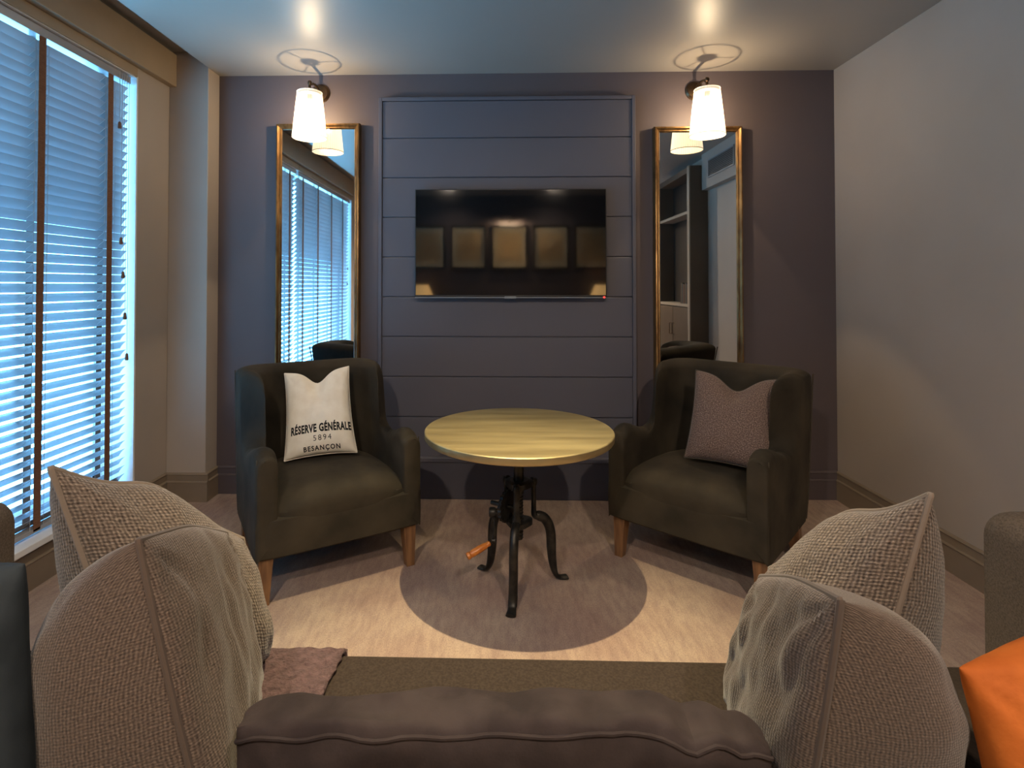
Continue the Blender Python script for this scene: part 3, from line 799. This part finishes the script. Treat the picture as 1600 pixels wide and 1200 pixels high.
pil = pillow('throw_pillow', M['linen'], [(-1.100, 2.80, .835), (-.790, 2.875, .862), (-.700, 2.705, .466), (-1.020, 2.60, .452)], .075, .05,
             'cream linen pillow printed with black French lettering, on the left armchair', chop=.062, chop_w=.36, edge_in=.012, power=.42, pipe=.003, seed=2, chop_n=.45, wrinkle=.0035, group='pillows on the armchairs')
WLc, HLc = .335, .41
text_on('RÉSERVE GÉNÉRALE', pil[0], pil, .010, -.094, .050, .62, WLc, HLc, bold=.0022, space=1.1)
text_on('5894', pil[0], pil, .012, -.139, .036, .95, WLc, HLc, space=1.35, name='number')
text_on('BESANÇON', pil[0], pil, .008, -.183, .028, 1.0, WLc, HLc, bold=.0008, name='lower_lettering', space=1.25)
pillow('throw_pillow', M['tweed'], [(.985, 2.79, .862), (1.345, 2.635, .842), (1.175, 2.445, .466), (.872, 2.63, .478)], .085, .05,
       'brown tweed pillow with dented top, on the right armchair', chop=.075, chop_w=.4, edge_in=.012, power=.45, pipe=.004, seed=5, chop_n=.5, pipe_mat=M['piping'], group='pillows on the armchairs')

# ------------------------------------------------------------------ sofa in the foreground
sf = thing('sofa', 'deep brown-grey fabric sofa in the foreground, facing the table', 'sofa', (0, .2, 0))
def rbox(name, mat, a, parent, bv=.03, **k): return MB().box(*a).build(name, mat, parent, bevel=bv, seg=5, **k)
rbox('base', M['sofa'], (-1.12, 1.12, .02, 1.02, .08, .30), sf, .015)
rbox('seat', M['sofaseat'], (-1.128, 1.128, .40, 1.055, .29, .452), sf, .012)
rbox('backrest', M['sofa'], (-1.30, 1.30, .0, .46, .08, .66), sf, .04)
for s in (-1, 1):
    m = MB(); P = []
    for y, sc in ((-.0, .0), (-.0, .9), (.02, 1.0), (1.02, 1.0), (1.055, .97), (1.07, .88), (1.07, 0)):
        c = Vector((-1.225 if s < 0 else 1.172, y, .42)); r = []
        sec = []
        wd, zt, zb_, rr = .092, .792, .08, .05
        for k in range(7):
            a = PI / 2 * k / 6; sec.append((wd - rr + rr * math.sin(PI / 2 - a + 0), zt - rr + rr * math.sin(a)))
        sec = sec + [(-x, z) for x, z in sec[::-1]] + [(-wd, zb_), (wd, zb_)]
        for x, z in sec: r.append(Vector((c.x + x * (1 if sc > .5 else 0) * (1 - (1 - sc) * .3 if sc > 0 else 0), y, c.z + (z - c.z) * (1 - (1 - sc) * .25 if sc > 0 else 0))))
        P.append(r)
    P = P[1:-1]
    m.grid(P, wrap=True); m.add(P[0], [tuple(range(len(P[0])))]); m.add(P[-1], [tuple(range(len(P[0])))[::-1]])
    m.build('arm', M['sofa'], sf)
for x in (-1.2, 1.2):
    for y in (.05, .98):
        MB().lathe([(.02, 0), (.028, .08)], (x, y, 0), 16).build('leg', M['legwood'], sf)

# long velvet back cushion (box cushion with a seam)
def back_cushion():
    hw_, hd, z0, z1 = .366, .045, .455, .680
    n, mth = 60, 16
    def outline(f, u):     # f 0..1 round the section (y,z); u -1..1 along the length
        a = 2 * PI * f
        cy, sz = math.cos(a), math.sin(a)
        e = .42
        y = math.copysign(abs(cy) ** e, cy); z = math.copysign(abs(sz) ** e, sz)
        end = (max(0, 1 - abs(u) ** 10)) ** .35
        sag = .026 * (1 - abs(u) ** 5) - .006 + .005 * math.sin(u * 4 + .6)
        zt = (z1 + z0) / 2 + z * (z1 - z0) / 2 * (.90 + .10 * end) + (sag if z > 0 else 0)
        zt += .012 * noise.noise(Vector((u * 5, y * 2, 1.3))) * (1 if z > 0 else .2)
        # tuck near the right end
        zt -= (.013 * math.exp(-((u - .70) / .05) ** 2) + .008 * math.exp(-((u - .87) / .035) ** 2)) * sm(0, .8, z)
        yy = .795 + y * hd * (.35 + .65 * end) + .010 * noise.noise(Vector((u * 4, 3.3, z * 2))) + .002 * noise.noise(Vector((u * 16, 3.3, z * 2)))
        yy += (zt - .58) * -.10
        return Vector((u * hw_ * (1 + .012 * z), yy, zt))
    m = MB(); us = [math.sin((k / n * 2 - 1) * PI / 2) * 1.0 for k in range(n + 1)]
    P = [[outline(k / 48, u) for k in range(48)] for u in us]
    m.grid(P, wrap=True); m.add(P[0], [tuple(range(48))]); m.add(P[-1], [tuple(range(48))[::-1]])
    o = m.build('back_cushion', M['brownvelvet'], smooth=True)
    tag(o, 'long brown velvet cushion standing against the sofa back, at the bottom centre', 'cushion')
    pm = MB()
    pts = []
    for u in us:
        p = outline(.5 - .125 * 1.0, u); pts.append(p + Vector((0, -.001, .001)))
    pm.tube(pts, .0030, 6)
    pm.build('seam', M['brownvelvet'], o)
    return o
back_cushion()

# scatter cushions on the sofa
pillow('scatter_cushion', M['ribbed'], [(-.500, .755, .935), (-.55, 1.10, .79), (-.505, 1.12, .465), (-.395, .775, .465)], .045, .255,
       'big ribbed taupe cushion with a pointed corner, left end of the sofa, nearest the viewer', chop=-.006, edge_in=-.01, power=.36, pipe=.005, seed=1, wrinkle=.007, group='woven taupe sofa cushions')
pillow('scatter_cushion', M['coarse'], [(-.745, .90, .985), (-.595, 1.27, .70), (-.52, 1.22, .465), (-.62, .98, .465)], .10, .22,
       'coarse woven taupe cushion with a high pointed corner, left end, beside the blinds', chop=-.045, edge_in=.0, power=.5, pipe=.0055, seed=3, wrinkle=.006, group='woven taupe sofa cushions')
pillow('scatter_cushion', M['ribbed'], [(.475, 1.02, .76), (.432, .715, .89), (.415, .80, .465), (.46, 1.12, .465)], .04, .24,
       'ribbed grey-taupe cushion, right end of the sofa, next to the orange suede cushion', chop=-.004, edge_in=-.01, power=.36, pipe=.005, seed=7, wrinkle=.007, group='woven taupe sofa cushions')
pillow('scatter_cushion', M['coarse'], [(.615, 1.277, .645), (.701, .92, .948), (.63, 1.0, .465), (.56, 1.22, .465)], .10, .20,
       'coarse woven taupe cushion with a tall pointed corner, right end, before the pale wall', chop=-.045, edge_in=.0, power=.5, pipe=.0055, seed=9, wrinkle=.006, group='woven taupe sofa cushions')
pillow('scatter_cushion', M['orange'], [(.630, .78, .765), (.99, .80, .93), (1.04, .74, .465), (.645, .70, .465)], .08, .07,
       'burnt-orange suede cushion at the bottom right corner of the sofa', chop=.0, edge_in=.012, power=.4, pipe=0, seed=11, wrinkle=.008)
pillow('scatter_cushion', M['teal'], [(-1.08, .80, .93), (-.665, .76, .90), (-.575, .68, .465), (-1.08, .70, .465)], .075, .07,
       'blue-grey velvet cushion at the bottom left corner of the sofa', chop=.02, edge_in=.012, power=.4, pipe=0, seed=13, wrinkle=.008)

# mauve throw lying on the seat
def throw_():
    m = MB(); P = []
    n = 50
    x0, x1 = -.72, -.352
    path = []
    for j in range(n + 1):
        f = j / n; s_ = -.46 + f * .60          # distance: negative on the seat, positive down the front
        if s_ < 0: y, z = 1.255 + s_, .452
        else: y, z = 1.262 , .452 - s_ * .6
        path.append((y, z))
    for y, z in path:
        r = []
        for i in range(n + 1):
            g = i / n; h = .014 + .007 * noise.noise(Vector((g * 16, y * 44, z * 44)))
            x = x0 + (x1 - x0) * g + .022 * (y - 1.25) * 1.5 * g + .004 * noise.noise(Vector((0, y * 60, z * 60)))
            if z > .451: r.append(Vector((x, y, z + h)))
            else: r.append(Vector((x, y + h, z)))
        P.append(r)
    m.grid(P)
    Q = [[Vector((p.x, min(p.y, 1.258), p.z - .02 if p.z > .455 else p.z)) for p in r] for r in P]
    o = m.build('wool_throw', M['throw'])
    s = o.modifiers.new('thickness', 'SOLIDIFY'); s.thickness = .012; s.offset = -1
    tag(o, 'mauve woolly throw lying over the sofa seat edge', 'throw')
throw_()

# ------------------------------------------------------------------ the rest of the room, seen in the mirrors and the screen
cb = thing('tall_cabinet', 'tall brown-grey open cabinet reflected in the right mirror', 'cabinet', (2.02, .58, 0))
yA, yB_ = -.54, .54
X_, XF = .088, -.09
m = MB(); m.box(XF, X_, yB_ - .03, yB_, 0, 2.5); m.box(XF, X_, yA, yA + .03, 0, 2.5); m.box(XF, X_, yA + .03, yB_ - .03, 2.44, 2.5); m.box(XF + .01, X_, yA + .03, yB_ - .03, 0, .08)
m.build('carcass', M['cabinet'], cb, bevel=.002)
box('back_panel', M['cabinet_dark'], (X_ - .015, X_ - .002, yA + .03, yB_ - .03, .08, 2.44), cb)
for z in (1.06, 2.02): box('shelf', M['cabinet_edge'], (XF + .002, X_ - .016, yA + .03, yB_ - .03, z, z + .03), cb, bevel=.002)
box('face_frame', M['cabinet_edge'], (XF - .012, XF, yB_ - .06, yB_, .0, 2.5), cb, bevel=.002)
for a, b in ((yA + .035, -.005), (.005, yB_ - .065)):
    d = box('door', M['cabinet'], (XF - .012, XF + .008, a, b, .09, 1.05), cb, bevel=.003)
    hy = b - .04 if a < -.1 else a + .04
    MB().tube([(XF - .013, hy, .75), (XF - .035, hy, .75), (XF - .035, hy, .87), (XF - .013, hy, .87)], .004, 8).build('handle', M['bronze'], d)
cols = [(60, 40, 36), (90, 80, 60), (40, 50, 60), (100, 70, 50)]
bk0 = None
for k in range(9):
    cm = noise_mat('book_cloth', srgb(*cols[k % 4]), srgb(*[c + 12 for c in cols[k % 4]]), rough=.7)
    hgt = .20 + .03 * ((k * 7) % 4) / 4
    m = MB().box(-.07, .02, -.013, .013, 0, hgt)
    o = m.build('book', cm, bevel=.003); o.location = (2.02, .75 + k * .03, 1.091)
    place = ['first', 'second', 'third', 'fourth', 'fifth', 'sixth', 'seventh', 'eighth', 'ninth'][k]
    tag(o, ['dark red', 'olive brown', 'slate blue', 'tan'][k % 4] + ' clothbound book, %s from the viewer end of the cabinet shelf' % place, 'book', 'books in the tall cabinet')

gr = thing('air_vent', 'white slatted air vent high on the wall, reflected in the right mirror', 'air vent', (XE, 1.62, 2.42))
m = MB()
for a in ((-.30, .30, -.09, -.075), (-.30, .30, .075, .09), (-.30, -.285, -.075, .075), (.285, .30, -.075, .075)): m.box(-.010, 0, a[0], a[1], a[2], a[3])
m.build('frame', M['grille'], gr, bevel=.001)
m = MB()
for k in range(9):
    z = -.064 + k * .016; m.add([(-.009, -.285, z), (-.009, .285, z), (-.001, .285, z + .009), (-.001, -.285, z + .009), (-.009, -.285, z + .002), (-.009, .285, z + .002), (-.001, .285, z + .011), (-.001, -.285, z + .011)],
                                [(0, 1, 2, 3), (7, 6, 5, 4), (0, 4, 5, 1), (1, 5, 6, 2), (2, 6, 7, 3), (3, 7, 4, 0)])
m.build('louvres', M['grille'], gr, smooth=False)
box('backing', M['cabinet_dark'], (-.0006, -.0001, -.285, .285, -.075, .075), gr)

def picture(x, label, lit=False):
    t = thing('framed_picture', label, 'picture', (x, YS, 1.52), 0, 'row of framed prints on the rear wall')
    w2, h = .26, .64; f = .028
    m = MB()
    for a in ((-w2, w2, 0, f), (-w2, w2, h - f, h), (-w2, -w2 + f, f, h - f), (w2 - f, w2, f, h - f)): m.box(a[0], a[1], .001, .03, a[2], a[3])
    m.build('frame', M['black'], t, bevel=.003)
    box('mount', M['paper'], (-w2 + f, w2 - f, .004, .012, f, h - f), t)
    box('print', M['art'], (-w2 + .09, w2 - .09, .012, .0135, .12, h - .12), t)
    box('glass_front', M['glass'], (-w2 + f, w2 - f, .018, .020, f, h - f), t)
    return t
desc = ['framed print nearest the window, on the rear wall', 'framed print second from the window, on the rear wall', 'central framed print lit by a picture light, on the rear wall',
        'framed print second from the cabinet side, on the rear wall', 'framed print nearest the cabinet side, on the rear wall']
for k in range(5): picture(-1.05 + .6 * k, desc[k])
plt = thing('picture_light', 'slim bronze picture light above the central print', 'picture light', (.15, YS, 2.20))
MB().tube([(-.14, .13, .03), (.14, .13, .03)], .014, 12).build('lamp_tube', M['bronze'], plt)
MB().tube([(0, 0, 0), (0, .06, .03), (0, .13, .035)], .006, 8).build('arm', M['bronze'], plt)
lamp('picture_beam', 'AREA', (0, .125, .012), 45.0, (1, .72, .42), (math.radians(-22), 0, 0), plt, shape='RECTANGLE', size=.26, size_y=.02)

def side_set(x, lab):
    t = thing('side_table', 'dark square side table against the rear wall, on the ' + lab, 'side table', (x, -1.22, 0), 0, 'side tables by the rear wall')
    box('table_top', M['cabinet'], (-.24, .24, -.22, .22, .80, .83), t, bevel=.004)
    for a in (-.2, .2):
        for b in (-.18, .18): MB().box(a - .018, a + .018, b - .018, b + .018, 0, .80).build('leg', M['cabinet'], t, bevel=.002)
    l = thing('table_lamp', 'lit table lamp with amber shade, on the side table on the ' + lab, 'table lamp', (x, -1.22, .83), 0, 'table lamps by the rear wall')
    MB().lathe([(0, 0), (.06, 0), (.06, .012), (.02, .03), (.035, .09), (.045, .15), (.02, .21), (.010, .25), (.010, .32), (0, .32)], (0, 0, 0), 28).build('base', M['bronze'], l)
    MB().lathe([(.150, .30), (.152, .305), (.085, .46), (.083, .46)], (0, 0, 0), 40, uv=True).build('lamp_shade', M['shade_back'], l)
    lamp('table_lamp_light', 'POINT', (0, 0, .38), 6.0, (1, .62, .30), parent=l, shadow_soft_size=.03)
side_set(-1.09, 'window side'); side_set(1.43, 'cabinet side')
